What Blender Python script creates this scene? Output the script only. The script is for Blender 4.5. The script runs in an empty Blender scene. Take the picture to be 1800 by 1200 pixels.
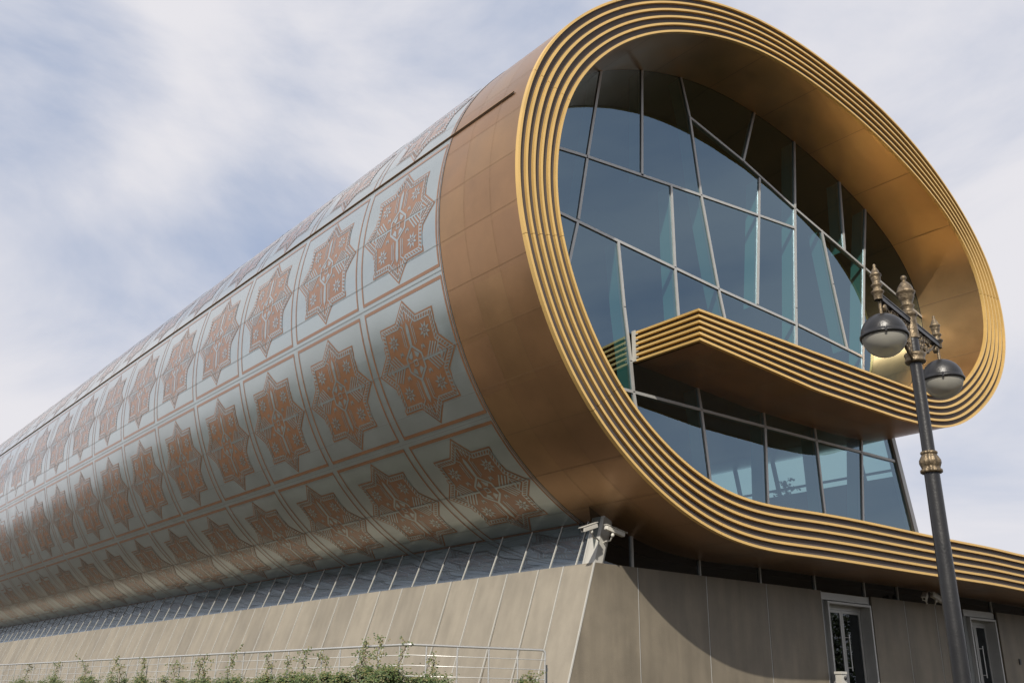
import bpy, math, random
import numpy as np
from mathutils import Vector, Matrix
from mathutils.geometry import delaunay_2d_cdt
random.seed(7)
PI = math.pi
E = 1.6                     # eye height above the lower ground; geometry below is written relative to the eye
col = bpy.context.scene.collection
scene = bpy.context.scene

# ------------------------------------------------------------------ camera, sky, sun, exposure
cd = bpy.data.cameras.new('camera'); cam = bpy.data.objects.new('camera', cd); col.objects.link(cam)
cd.sensor_width = 36.0; cd.lens = 33.0; cd.clip_start = 0.1; cd.clip_end = 2000
cx = (0.80859297, -0.58814606, 0.01617471); cy = (0.22277561, 0.28060013, -0.93361373); cz = (0.54456261, 0.75851683, 0.3579159)
m = Matrix(((cx[0], -cy[0], -cz[0], 0), (cx[1], -cy[1], -cz[1], 0), (cx[2], -cy[2], -cz[2], E), (0, 0, 0, 1)))
cam.matrix_world = m
scene.camera = cam

SUN = Vector((-2.45, -2.0, 2.65)).normalized()
elev = math.asin(SUN.z); rot = math.atan2(SUN.x, SUN.y)
W = bpy.data.worlds.new("World"); scene.world = W; W.use_nodes = True
nt = W.node_tree; nt.nodes.clear()
def N_(t, **k):
    n = nt.nodes.new(t)
    for a, b in k.items(): setattr(n, a, b)
    return n
L_ = nt.links.new
out = N_('ShaderNodeOutputWorld'); bg = N_('ShaderNodeBackground'); bg.inputs[1].default_value = 0.10
sky = N_('ShaderNodeTexSky'); sky.sky_type = 'NISHITA'; sky.sun_disc = False
sky.sun_elevation = elev; sky.sun_rotation = rot; sky.air_density = 1.0; sky.dust_density = 2.0; sky.ozone_density = 1.5
tc = N_('ShaderNodeTexCoord')
mp = N_('ShaderNodeMapping'); mp.inputs['Scale'].default_value = (1.0, 1.0, 2.0); mp.inputs['Location'].default_value = (3.1, 1.7, 0.4)
mp.inputs['Rotation'].default_value = (0.2, 0.3, 0.5)
nz = N_('ShaderNodeTexNoise'); nz.inputs['Scale'].default_value = 1.9; nz.inputs['Detail'].default_value = 7; nz.inputs['Roughness'].default_value = 0.56; nz.inputs['Distortion'].default_value = 0.4
L_(tc.outputs['Generated'], mp.inputs[0]); L_(mp.outputs[0], nz.inputs[0])
def blob(d, width, amt):       # a soft opening (or bank) in the cloud round a direction of the sky
    d = Vector(d).normalized()
    v = N_('ShaderNodeVectorMath', operation='DOT_PRODUCT'); v.inputs[1].default_value = d
    nrm = N_('ShaderNodeVectorMath', operation='NORMALIZE'); L_(tc.outputs['Generated'], nrm.inputs[0]); L_(nrm.outputs[0], v.inputs[0])
    mr = N_('ShaderNodeMapRange', interpolation_type='SMOOTHSTEP'); mr.inputs[1].default_value = math.cos(math.radians(width)); mr.inputs[2].default_value = 1.0
    mr.inputs[3].default_value = 0.0; mr.inputs[4].default_value = amt
    L_(v.outputs['Value'], mr.inputs[0]); return mr.outputs[0]
def pixdir(x, y):
    X, Y = (x-900)/1650, (y-600)/1650
    return tuple(cx[i]*X + cy[i]*Y + cz[i] for i in range(3))
acc = nz.outputs[0]
for (px, py, wd, am) in ((330,400,15,-.22),(520,430,9,-.05),(200,120,10,.13),(40,680,13,.14),(1600,250,30,.06),(1720,800,9,-.12),(560,80,14,.06),(-20,60,10,-.25)):
    a = N_('ShaderNodeMath', operation='ADD'); L_(acc, a.inputs[0]); L_(blob(pixdir(px, py), wd, am), a.inputs[1]); acc = a.outputs[0]
rp = N_('ShaderNodeMapRange', interpolation_type='SMOOTHSTEP'); rp.inputs[1].default_value = 0.19; rp.inputs[2].default_value = 0.60
L_(acc, rp.inputs[0])
clear = N_('ShaderNodeMix', data_type='RGBA'); clear.inputs[0].default_value = 0.85
L_(sky.outputs[0], clear.inputs[6]); clear.inputs[7].default_value = (3.9, 4.75, 6.6, 1)
mix = N_('ShaderNodeMix', data_type='RGBA'); L_(rp.outputs[0], mix.inputs[0]); L_(clear.outputs[2], mix.inputs[6])
mix.inputs[7].default_value = (8.0, 7.9, 8.3, 1)
L_(mix.outputs[2], bg.inputs[0]); L_(bg.outputs[0], out.inputs[0])

sd = bpy.data.lights.new('sun', 'SUN'); so = bpy.data.objects.new('sun', sd); col.objects.link(so)
sd.energy = 4.6; sd.angle = math.radians(0.6); sd.color = (1.0, 0.93, 0.82)
so.rotation_euler = (-SUN).to_track_quat('-Z', 'Y').to_euler(); so.location = (0, -20, 40)
vs = scene.view_settings; vs.view_transform = 'Standard'; vs.look = 'None'; vs.exposure = 0.0; vs.gamma = 1
scene.cycles.sample_clamp_indirect = 3.0; scene.cycles.caustics_reflective = False; scene.cycles.max_bounces = 8; scene.cycles.glossy_bounces = 5; scene.cycles.transparent_max_bounces = 16

# ------------------------------------------------------------------ materials
def mat(name, base, rough=0.5, metal=0.0, bump=0.0, bscale=20.0, var=0.0, vscale=2.0, spec=0.5, stretch=(1, 1, 1), wav=None, streak=0.0, rnd=0.0, coat=0.0, coatr=0.15):
    m = bpy.data.materials.new(name); m.use_nodes = True; t = m.node_tree; b = t.nodes['Principled BSDF']
    b.inputs['Base Color'].default_value = (*base, 1); b.inputs['Roughness'].default_value = rough; b.inputs['Metallic'].default_value = metal
    b.inputs['Specular IOR Level'].default_value = spec
    tc = t.nodes.new('ShaderNodeTexCoord'); mp = t.nodes.new('ShaderNodeMapping'); mp.inputs['Scale'].default_value = stretch
    t.links.new(tc.outputs['Object'], mp.inputs[0])
    if var > 0:
        n = t.nodes.new('ShaderNodeTexNoise'); n.inputs['Scale'].default_value = vscale; n.inputs['Detail'].default_value = 6; n.inputs['Roughness'].default_value = 0.6
        t.links.new(mp.outputs[0], n.inputs[0])
        r = t.nodes.new('ShaderNodeMapRange'); r.inputs[1].default_value = 0.3; r.inputs[2].default_value = 0.7; r.inputs[3].default_value = 1-var; r.inputs[4].default_value = 1+var
        t.links.new(n.outputs[0], r.inputs[0])
        v = t.nodes.new('ShaderNodeVectorMath'); v.operation = 'SCALE'; v.inputs[0].default_value = base; t.links.new(r.outputs[0], v.inputs['Scale'])
        t.links.new(v.outputs[0], b.inputs['Base Color'])
        rr = t.nodes.new('ShaderNodeMapRange'); rr.inputs[1].default_value = 0.3; rr.inputs[2].default_value = 0.7; rr.inputs[3].default_value = rough*0.85; rr.inputs[4].default_value = min(1, rough*1.15)
        t.links.new(n.outputs[0], rr.inputs[0]); t.links.new(rr.outputs[0], b.inputs['Roughness'])
    src = b.inputs['Base Color'].links[0].from_socket if b.inputs['Base Color'].is_linked else None
    def mul(val):
        nonlocal src
        v = t.nodes.new('ShaderNodeVectorMath'); v.operation = 'SCALE'
        if src: t.links.new(src, v.inputs[0])
        else: v.inputs[0].default_value = base
        t.links.new(val, v.inputs['Scale']); src = v.outputs[0]; t.links.new(src, b.inputs['Base Color'])
    def remap(val, a, c, lo, hi):
        r = t.nodes.new('ShaderNodeMapRange'); r.inputs[1].default_value = a; r.inputs[2].default_value = c; r.inputs[3].default_value = lo; r.inputs[4].default_value = hi
        t.links.new(val, r.inputs[0]); return r.outputs[0]
    if streak > 0:                            # rain streaks running down, and a few larger stains
        m2 = t.nodes.new('ShaderNodeMapping'); m2.inputs['Scale'].default_value = (2.4, 2.4, 0.3); t.links.new(tc.outputs['Object'], m2.inputs[0])
        ns = t.nodes.new('ShaderNodeTexNoise'); ns.inputs['Scale'].default_value = 1.3; ns.inputs['Detail'].default_value = 5; t.links.new(m2.outputs[0], ns.inputs[0])
        mul(remap(ns.outputs[0], .35, .7, 1+streak*.4, 1-streak))
        nl_ = t.nodes.new('ShaderNodeTexNoise'); nl_.inputs['Scale'].default_value = 0.45; nl_.inputs['Detail'].default_value = 5; nl_.inputs['Roughness'].default_value = .65; t.links.new(tc.outputs['Object'], nl_.inputs[0])
        mul(remap(nl_.outputs[0], .42, .66, 1.0, 1-streak*1.1))
    if rnd > 0:
        oi = t.nodes.new('ShaderNodeObjectInfo'); mul(remap(oi.outputs['Random'], 0, 1, 1-rnd, 1+rnd))
    if coat > 0:
        b.inputs['Coat IOR'].default_value = 1.55 if coat > .9 else 1.5; b.inputs['Coat Weight'].default_value = coat; b.inputs['Coat Roughness'].default_value = coatr
    prev = None
    if bump > 0:
        n2 = t.nodes.new('ShaderNodeTexNoise'); n2.inputs['Scale'].default_value = bscale; n2.inputs['Detail'].default_value = 4
        t.links.new(mp.outputs[0], n2.inputs[0])
        bp = t.nodes.new('ShaderNodeBump'); bp.inputs['Strength'].default_value = bump; bp.inputs['Distance'].default_value = 0.02
        t.links.new(n2.outputs[0], bp.inputs['Height']); t.links.new(bp.outputs[0], b.inputs['Normal']); prev = bp
    if wav:                                  # slow waviness of thin sheet metal
        n3 = t.nodes.new('ShaderNodeTexNoise'); n3.inputs['Scale'].default_value = wav[0]; n3.inputs['Detail'].default_value = 1
        t.links.new(tc.outputs['Object'], n3.inputs[0])
        b2 = t.nodes.new('ShaderNodeBump'); b2.inputs['Strength'].default_value = 1.0; b2.inputs['Distance'].default_value = wav[1]
        t.links.new(n3.outputs[0], b2.inputs['Height'])
        if prev: t.links.new(prev.outputs[0], b2.inputs['Normal'])
        t.links.new(b2.outputs[0], b.inputs['Normal'])
    return m
M = {}
M['copper'] = mat('copper_cladding', (0.37, 0.205, 0.094), 0.36, 0.78, 0.0, 60, 0.14, 0.7, wav=(0.45, 0.06), coat=.5, coatr=.3)
M['copper2'] = mat('copper_cladding_duller', (0.35, 0.192, 0.09), 0.40, 0.74, 0.0, 60, 0.12, 0.7, wav=(0.5, 0.06), coat=.5, coatr=.3)
M['copper3'] = mat('copper_cladding_golden', (0.39, 0.222, 0.10), 0.345, 0.80, 0.0, 60, 0.12, 0.7, wav=(0.4, 0.06), coat=.5, coatr=.3)
M['lining'] = mat('copper_lining', (0.58, 0.345, 0.155), 0.34, 0.85, 0.0, 60, 0.08, 0.8, wav=(0.4, 0.04))
M['silver'] = mat('silver_sheet', (0.475, 0.53, 0.515), 0.345, 0.9, 0.0, 60, 0.05, 0.9, wav=(0.55, 0.055), coat=1.0, coatr=.16)
M['silver2'] = mat('silver_sheet_duller', (0.46, 0.51, 0.495), 0.37, 0.88, 0.0, 60, 0.05, 0.9, wav=(0.5, 0.055), coat=1.0, coatr=.16)
M['silver3'] = mat('silver_sheet_brighter', (0.49, 0.55, 0.54), 0.345, 0.91, 0.0, 60, 0.05, 0.9, wav=(0.6, 0.055), coat=1.0, coatr=.16)
M['print'] = mat('copper_print', (0.34, 0.165, 0.075), 0.42, 0.62, 0.0, 60, 0.06, 1.5, wav=(0.55, 0.055), coat=1.0, coatr=.16)
M['seam'] = mat('seam_dark', (0.26, 0.16, 0.08), 0.6, 0.3)
M['seam_s'] = mat('seam_grey', (0.26, 0.27, 0.26), 0.6, 0.4)
M['gold'] = mat('gold_fin', (0.82, 0.54, 0.19), 0.42, 0.5, 0.05, 40, 0.05, 1.2)
M['groove'] = mat('groove_back', (0.075, 0.063, 0.06), 0.7, 0.0, 0, 1, 0.15, 3)
M['alu'] = mat('aluminium_frame', (0.46, 0.46, 0.44), 0.4, 0.3, 0, 1, 0.05, 4)
M['white'] = mat('white_frame', (0.50, 0.49, 0.45), 0.45, 0.1, 0, 1, 0.05, 4)
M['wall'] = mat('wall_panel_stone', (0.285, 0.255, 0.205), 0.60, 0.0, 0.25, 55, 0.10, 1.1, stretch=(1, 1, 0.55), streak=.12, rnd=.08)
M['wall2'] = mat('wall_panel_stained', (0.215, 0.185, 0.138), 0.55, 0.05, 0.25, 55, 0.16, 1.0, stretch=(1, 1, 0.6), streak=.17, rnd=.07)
M['backing'] = mat('window_backing', (0.06, 0.065, 0.07), 0.7, 0, 0, 1, 0.12, 0.6)  # near-black backing for the mirroring strip glass
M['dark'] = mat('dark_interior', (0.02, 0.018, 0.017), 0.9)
M['slab'] = mat('interior_slab', (0.12, 0.115, 0.11), 0.8)
M['leafglass'] = mat('glass_fin', (0.15, 0.33, 0.33), 0.2, 0.0)
M['black'] = mat('black_paint', (0.012, 0.012, 0.013), 0.36, 0.0, 0.12, 60, 0.15, 6, spec=0.6)
M['bronze'] = mat('aged_bronze', (0.17, 0.13, 0.082), 0.42, 0.6, 0.4, 45, 0.6, 16)
M['camwhite'] = mat('camera_shell', (0.62, 0.60, 0.54), 0.4)
M['steel'] = mat('steel_rail', (0.62, 0.62, 0.60), 0.35, 0.6)
M['terrace'] = mat('terrace_paving', (0.07, 0.062, 0.05), 0.85, 0, 0.3, 8, 0.15, 0.8)
M['ground'] = mat('ground_paving', (0.05, 0.045, 0.037), 0.9, 0, 0.3, 8, 0.2, 0.4)
M['bark'] = mat('bark', (0.12, 0.09, 0.06), 0.9, 0, 0.4, 20, 0.3, 6)
def leafmat(name, a, b):
    m = bpy.data.materials.new(name); m.use_nodes = True; t = m.node_tree; p = t.nodes['Principled BSDF']
    tc = t.nodes.new('ShaderNodeTexCoord'); n = t.nodes.new('ShaderNodeTexNoise'); n.inputs['Scale'].default_value = 14; n.inputs['Detail'].default_value = 3
    t.links.new(tc.outputs['Object'], n.inputs[0]); r = t.nodes.new('ShaderNodeValToRGB')
    r.color_ramp.elements[0].position = 0.35; r.color_ramp.elements[0].color = (*a, 1); r.color_ramp.elements[1].position = 0.65; r.color_ramp.elements[1].color = (*b, 1)
    t.links.new(n.outputs[0], r.inputs[0]); t.links.new(r.outputs[0], p.inputs['Base Color']); p.inputs['Roughness'].default_value = 0.5
    return m
M['leaf'] = leafmat('leaf_green', (0.025, 0.055, 0.014), (0.09, 0.125, 0.03))
M['leaf2'] = leafmat('leaf_olive', (0.09, 0.10, 0.03), (0.20, 0.17, 0.07))
def glassmat(name, tint, refl, ior, rough=0.0, dirt=0.0):
    m = bpy.data.materials.new(name); m.use_nodes = True; t = m.node_tree; t.nodes.clear()
    o = t.nodes.new('ShaderNodeOutputMaterial'); mx = t.nodes.new('ShaderNodeMixShader'); tr = t.nodes.new('ShaderNodeBsdfTransparent'); gl = t.nodes.new('ShaderNodeBsdfGlossy')
    lw = t.nodes.new('ShaderNodeLayerWeight'); lw.inputs[0].default_value = 0.5; F0 = ((ior-1)/(ior+1))**2
    pw = t.nodes.new('ShaderNodeMath'); pw.operation = 'POWER'; pw.inputs[1].default_value = 5; t.links.new(lw.outputs['Facing'], pw.inputs[0])
    fr = t.nodes.new('ShaderNodeMath'); fr.operation = 'MULTIPLY_ADD'; fr.inputs[1].default_value = 1-F0; fr.inputs[2].default_value = F0; t.links.new(pw.outputs[0], fr.inputs[0])
    tr.inputs[0].default_value = (*tint, 1); gl.inputs[0].default_value = (*refl, 1); gl.inputs['Roughness'].default_value = rough
    t.links.new(fr.outputs[0], mx.inputs[0]); t.links.new(tr.outputs[0], mx.inputs[1]); t.links.new(gl.outputs[0], mx.inputs[2])
    gt = t.nodes.new('ShaderNodeTexCoord'); gn = t.nodes.new('ShaderNodeTexNoise'); gn.inputs['Scale'].default_value = 0.8; gn.inputs['Detail'].default_value = 1
    gb = t.nodes.new('ShaderNodeBump'); gb.inputs['Strength'].default_value = 1; gb.inputs['Distance'].default_value = 0.002
    t.links.new(gt.outputs['Object'], gn.inputs[0]); t.links.new(gn.outputs[0], gb.inputs['Height']); t.links.new(gb.outputs[0], gl.inputs['Normal'])
    last = mx.outputs[0]
    if dirt > 0:
        df = t.nodes.new('ShaderNodeBsdfTranslucent'); df.inputs[0].default_value = (0.55, 0.53, 0.47, 1)
        m2 = t.nodes.new('ShaderNodeMixShader'); m2.inputs[0].default_value = dirt; dd = t.nodes.new('ShaderNodeBsdfDiffuse'); dd.inputs[0].default_value = (0.72, 0.70, 0.62, 1); m3 = t.nodes.new('ShaderNodeMixShader'); m3.inputs[0].default_value = 0.5
        t.links.new(df.outputs[0], m3.inputs[1]); t.links.new(dd.outputs[0], m3.inputs[2])
        t.links.new(last, m2.inputs[1]); t.links.new(m3.outputs[0], m2.inputs[2]); last = m2.outputs[0]
    t.links.new(last, o.inputs[0]); return m
M['glass'] = glassmat('facade_glass', (0.42, 0.60, 0.58), (0.50, 0.69, 0.84), 3.1)
M['doorglass'] = glassmat('door_glass', (0.25, 0.28, 0.28), (0.6, 0.65, 0.7), 1.9)
M['stripglass'] = glassmat('strip_window_glass', (0.5, 0.55, 0.56), (0.66, 0.74, 0.82), 3.0)
M['clearglass'] = glassmat('side_glass', (0.58, 0.66, 0.66), (0.62, 0.68, 0.72), 1.5)
M['lampglass'] = glassmat('lamp_glass', (0.8, 0.8, 0.76), (0.8, 0.8, 0.8), 1.6, 0.05, 0.78)

# ------------------------------------------------------------------ mesh helpers
class MB:
    def __init__(s): s.v = []; s.f = []; s.mi = []; s.sm = []
    def face(s, pts, mi=0, smooth=False):
        i = len(s.v); s.v += [tuple(p) for p in pts]; s.f.append(tuple(range(i, i+len(pts)))); s.mi.append(mi); s.sm.append(smooth)
    def facen(s, pts, n, mi=0):
        a, b, c = Vector(pts[0]), Vector(pts[1]), Vector(pts[len(pts)//2])
        nn = Vector((0, 0, 0))
        for i in range(len(pts)): nn += Vector(pts[i]).cross(Vector(pts[(i+1) % len(pts)]))
        s.face(pts if nn.dot(Vector(n)) > 0 else pts[::-1], mi)
    def add(s, V, F, mi=0, smooth=False):
        i = len(s.v); s.v += [tuple(p) for p in V]
        for f in F: s.f.append(tuple(a+i for a in f)); s.mi.append(mi); s.sm.append(smooth)
    def hexa(s, P, mi=0):       # P: 8 points, bottom ring 0-3 and top ring 4-7
        s.add(P, [(3, 2, 1, 0), (4, 5, 6, 7), (0, 1, 5, 4), (1, 2, 6, 5), (2, 3, 7, 6), (3, 0, 4, 7)], mi)
    def box(s, a, b, mi=0):
        x0, y0, z0 = a; x1, y1, z1 = b
        s.hexa([(x0, y0, z0), (x1, y0, z0), (x1, y1, z0), (x0, y1, z0), (x0, y0, z1), (x1, y0, z1), (x1, y1, z1), (x0, y1, z1)], mi)
    def grid(s, G, mi=0, smooth=True, closed=False):
        n = len(G); k = len(G[0]); V = [p for r in G for p in r]; F = []
        for i in range(n-1):
            for j in range(k-1 if not closed else k):
                j2 = (j+1) % k; F.append((i*k+j, i*k+j2, (i+1)*k+j2, (i+1)*k+j))
        s.add(V, F, mi, smooth)
    def tube(s, path, r, n=8, mi=0, caps=True):
        path = [Vector(p) for p in path]; rs = r if isinstance(r, (list, tuple)) else [r]*len(path)
        G = []; up = Vector((0, 0, 1))
        t0 = (path[1]-path[0]).normalized()
        a = t0.cross(up); a = a if a.length > 0.1 else t0.cross(Vector((1, 0, 0))); a.normalize()
        for i, p in enumerate(path):
            t = (path[min(i+1, len(path)-1)]-path[max(i-1, 0)]).normalized()
            a = (a - t*a.dot(t)).normalized(); b = t.cross(a)
            G.append([p + (a*math.cos(2*PI*k/n) + b*math.sin(2*PI*k/n))*rs[i] for k in range(n)])
        s.grid(G, mi, True, True)
        if caps: s.face(G[0][::-1], mi); s.face(G[-1], mi)
    def lathe(s, c, prof, n=24, mi=0, flute=0):      # prof: (radius, z)
        G = [[(c[0]+r*(1+(0.05*math.cos(flute*2*PI*k/n) if flute else 0))*math.cos(2*PI*k/n), c[1]+r*(1+(0.05*math.cos(flute*2*PI*k/n) if flute else 0))*math.sin(2*PI*k/n), c[2]+z) for k in range(n)] for r, z in prof]
        s.grid(G, mi, True, True)
    def build(s, name, mats, parent=None, origin=None):
        if not isinstance(mats, (list, tuple)): mats = [mats]
        if parent is not None: o0 = Vector(parent['_o'])
        elif origin is not None: o0 = Vector(origin)
        else:
            A = np.array(s.v); o0 = Vector(((A[:, 0].min()+A[:, 0].max())/2, (A[:, 1].min()+A[:, 1].max())/2, A[:, 2].min()))
        me = bpy.data.meshes.new(name)
        A = np.array(s.v, float) - np.array(o0)
        me.from_pydata([tuple(p) for p in A], [], s.f)
        for mt in mats: me.materials.append(mt)
        me.polygons.foreach_set('material_index', s.mi); me.polygons.foreach_set('use_smooth', s.sm)
        me.update()
        o = bpy.data.objects.new(name, me); col.objects.link(o); o['_o'] = tuple(o0)
        if parent is not None: o.parent = parent
        else: o.location = (o0.x, o0.y, o0.z+E)
        return o
def tag(o, label=None, cat=None, group=None, kind=None):
    if label: o['label'] = label
    if cat: o['category'] = cat
    if group: o['group'] = group
    if kind: o['kind'] = kind
    return o
def empty(name, loc, label, cat, group=None):
    o = bpy.data.objects.new(name, None); col.objects.link(o); o.location = (loc[0], loc[1], loc[2]+E); o['_o'] = tuple(loc)
    return tag(o, label, cat, group)

# ------------------------------------------------------------------ the rolled section
UX, UY = -0.069250, 0.997599          # the roll's axis (horizontal)
RAW = "15.457,8.710,0.800;16.057,8.708,0.840;16.656,8.705,0.879;17.256,8.703,0.919;17.856,8.700,0.958;18.456,8.698,0.998;19.056,8.696,1.037;19.656,8.693,1.077;20.256,8.691,1.090;20.856,8.688,1.092;21.456,8.686,1.104;22.056,8.684,1.109;22.656,8.681,1.103;23.255,8.679,1.085;23.853,8.615,1.059;24.451,8.570,1.028;25.050,8.573,1.002;25.643,8.663,0.986;26.212,8.850,0.986;26.750,9.115,1.001;27.258,9.435,1.024;27.737,9.796,1.052;28.182,10.197,1.080;28.580,10.646,1.105;28.903,11.151,1.125;29.124,11.707,1.135;29.228,12.297,1.131;29.224,12.897,1.113;29.116,13.486,1.090;28.896,14.043,1.071;28.572,14.547,1.069;28.171,14.993,1.086;27.716,15.383,1.121;27.222,15.724,1.167;26.702,16.022,1.216;26.164,16.288,1.259;25.614,16.529,1.291;25.055,16.747,1.308;24.488,16.942,1.311;23.913,17.113,1.301;23.332,17.263,1.284;22.746,17.392,1.263;22.156,17.502,1.242;21.563,17.593,1.224;20.967,17.662,1.208;20.369,17.705,1.194;19.769,17.719,1.182;19.170,17.699,1.170;18.572,17.644,1.160;17.980,17.551,1.151;17.394,17.421,1.143;16.817,17.257,1.137;16.250,17.061,1.130;15.694,16.836,1.123;15.151,16.581,1.115;14.626,16.291,1.108;14.123,15.964,1.102;13.645,15.602,1.098;13.194,15.206,1.097;12.774,14.777,1.099;12.389,14.317,1.103;12.047,13.825,1.106;11.758,13.299,1.106;11.532,12.744,1.102;11.369,12.167,1.094;11.263,11.576,1.086;11.211,10.979,1.079;11.218,10.379,1.072;11.288,9.784,1.067;11.418,9.198,1.065;11.597,8.625,1.066;11.818,8.068,1.070;12.082,7.529,1.074;12.391,7.015,1.075;12.746,6.532,1.072;13.146,6.085,1.066;13.591,5.683,1.059;14.075,5.329,1.055;14.590,5.021,1.053;15.133,4.767,1.054;15.701,4.573,1.057;16.286,4.445,1.061;16.882,4.376,1.066;17.482,4.351,1.072;18.082,4.355,1.078;18.681,4.371,1.087;19.281,4.386,1.095;19.881,4.395,1.102;20.481,4.399,1.106;21.081,4.398,1.107;21.681,4.393,1.105;22.281,4.386,1.100;22.881,4.378,1.093;23.481,4.371,1.087;24.081,4.366,1.081;24.681,4.363,1.076;25.281,4.362,1.073;25.881,4.362,1.072;26.481,4.362,1.071;27.081,4.358,1.072;27.681,4.348,1.073;28.281,4.333,1.074;28.880,4.322,1.075;29.480,4.321,1.075;30.080,4.314,1.075;30.680,4.301,1.075;31.280,4.286,1.075;31.880,4.271,1.075;32.480,4.256,1.075;33.079,4.240,1.075;33.679,4.224,1.075;34.279,4.207,1.075;34.879,4.190,1.075;35.479,4.172,1.075;36.078,4.154,1.075;36.678,4.136,1.075;37.278,4.117,1.075;37.877,4.098,1.075;38.477,4.079,1.075;39.077,4.059,1.075;39.676,4.040,1.075;40.276,4.019,1.075;40.876,3.999,1.075;41.475,3.978,1.075;42.075,3.957,1.075;42.675,3.936,1.075;43.274,3.914,1.075;43.874,3.893,1.075"
K = np.array([[float(a) for a in q.split(',')] for q in RAW.split(';')])
for k_ in K[:17]:                          # the balcony runs in one straight line to the curl
    if k_[0] < 24.7 and k_[1] > 8.0 and k_[1] < 8.9: k_[1] = 8.735-(k_[0]-15.46)*.0205; k_[2] = min(k_[2], 1.085)
def resample(K, step):
    n = len(K); t = np.arange(n, dtype=float); mgrad = np.gradient(K, axis=0)
    u = np.arange(0, n-1+1e-9, step); j = np.clip(u.astype(int), 0, n-2); h = (u-j)[:, None]
    return (2*h**3-3*h**2+1)*K[j] + (h**3-2*h**2+h)*mgrad[j] + (-2*h**3+3*h**2)*K[j+1] + (h**3-h**2)*mgrad[j+1]
C = resample(K, 0.25)                 # ~0.15 m steps: x, z, band width
IN = C[:, :2]; WD = C[:, 2]
T = np.gradient(IN, axis=0); T /= np.hypot(T[:, 0], T[:, 1])[:, None]
NO = np.stack([T[:, 1], -T[:, 0]], 1)  # outward
OUT = IN + NO*WD[:, None]
dI = np.concatenate([[0], np.cumsum(np.hypot(*np.diff(IN, axis=0).T))])
dO = np.concatenate([[0], np.cumsum(np.hypot(*np.diff(OUT, axis=0).T))])
YF = 14.0                             # front plane of the ring
def at(p, t): return (p[0]+UX*t, YF+UY*t, p[1])
def off(o): return IN + NO*o[:, None] if isinstance(o, np.ndarray) else IN + NO*o
FD = 0.07; TG = 2.16; TB = 2.86; LEN = 80.0

museum = empty('museum_building', (20.0, 18.0, -0.03), 'large museum building shaped like a rolled carpet, gold ringed front and patterned silver side', 'building')

# gold fins
th = 0.058
joints = set(int(i) for i in np.searchsorted(dI, np.arange(5.4, dI[-1], 3.57)))
for j in range(6):
    c = WD*0 + th/2 + (WD-th)*j/5.0
    a = IN + NO*(c-th/2)[:, None]; b = IN + NO*(c+th/2)[:, None]
    mb = MB(); start = 0; n = len(IN)
    cuts = sorted(joints | {0, n-1})
    for s0, s1 in zip(cuts[:-1], cuts[1:]):
        if s1-s0 < 2: continue
        A = [a[i] for i in range(s0, s1+1)]; B = [b[i] for i in range(s0, s1+1)]
        if s1 != n-1:
            A[-1] = A[-2] + (A[-1]-A[-2])*0.93; B[-1] = B[-2] + (B[-1]-B[-2])*0.93
        yb = FD+0.03
        for P0, P1, t0, t1 in ((A, B, 0, 0), (B, B, 0, yb), (A, A, yb, 0)):
            mb.grid([[at(p, t0), at(q, t1)] for p, q in zip(P0, P1)], 0, True)
        for e in (0, -1): mb.face([at(A[e], 0), at(B[e], 0), at(B[e], yb), at(A[e], yb)])
    # the fin turns the corner at the free end of the balcony and runs back to the glass
    p0, p1 = a[0], b[0]
    x0 = p0[0]; z1, z0 = p0[1], p1[1]
    mb.hexa([at((x0, z0), 0), at((x0+FD+.03, z0), 0.002), at((x0+FD+.03, z0), TG-0.03), at((x0, z0), TG-0.03),
             at((x0, z1), 0), at((x0+FD+.03, z1), 0.002), at((x0+FD+.03, z1), TG-0.03), at((x0, z1), TG-0.03)])
    mb.build('fin', M['gold'], museum)
# recessed back between fins
mb = MB()
a = IN + NO*0.02; b = IN + NO*(WD-0.02)[:, None]
s0 = 1
mb.grid([[at(p, FD), at(q, FD)] for p, q in zip(a[s0:], b[s0:])], 0, True)
p, q = a[1], b[1]
mb.face([at((IN[0, 0]+FD, p[1]), FD), at((IN[0, 0]+FD, q[1]), FD), at((IN[0, 0]+FD, q[1]), TG), at((IN[0, 0]+FD, p[1]), TG)])
mb.build('groove_panel', M['groove'], museum)

# row anchors on the outer curve
iA = int(np.argmin(np.hypot(OUT[:, 0]-10.2975, OUT[:, 1]-9.3117))); LA = dO[iA]
PITCH = 3.57
i8 = int(np.searchsorted(dI, 8.5)); i51 = int(np.searchsorted(dI, 52.0))
def SP(t, l, o=0.0):
    x = np.interp(l, dO, OUT[:, 0]); z = np.interp(l, dO, OUT[:, 1]); nx = np.interp(l, dO, NO[:, 0]); nzz = np.interp(l, dO, NO[:, 1])
    return (x+nx*o+UX*t, YF+UY*t, z+nzz*o)

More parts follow.
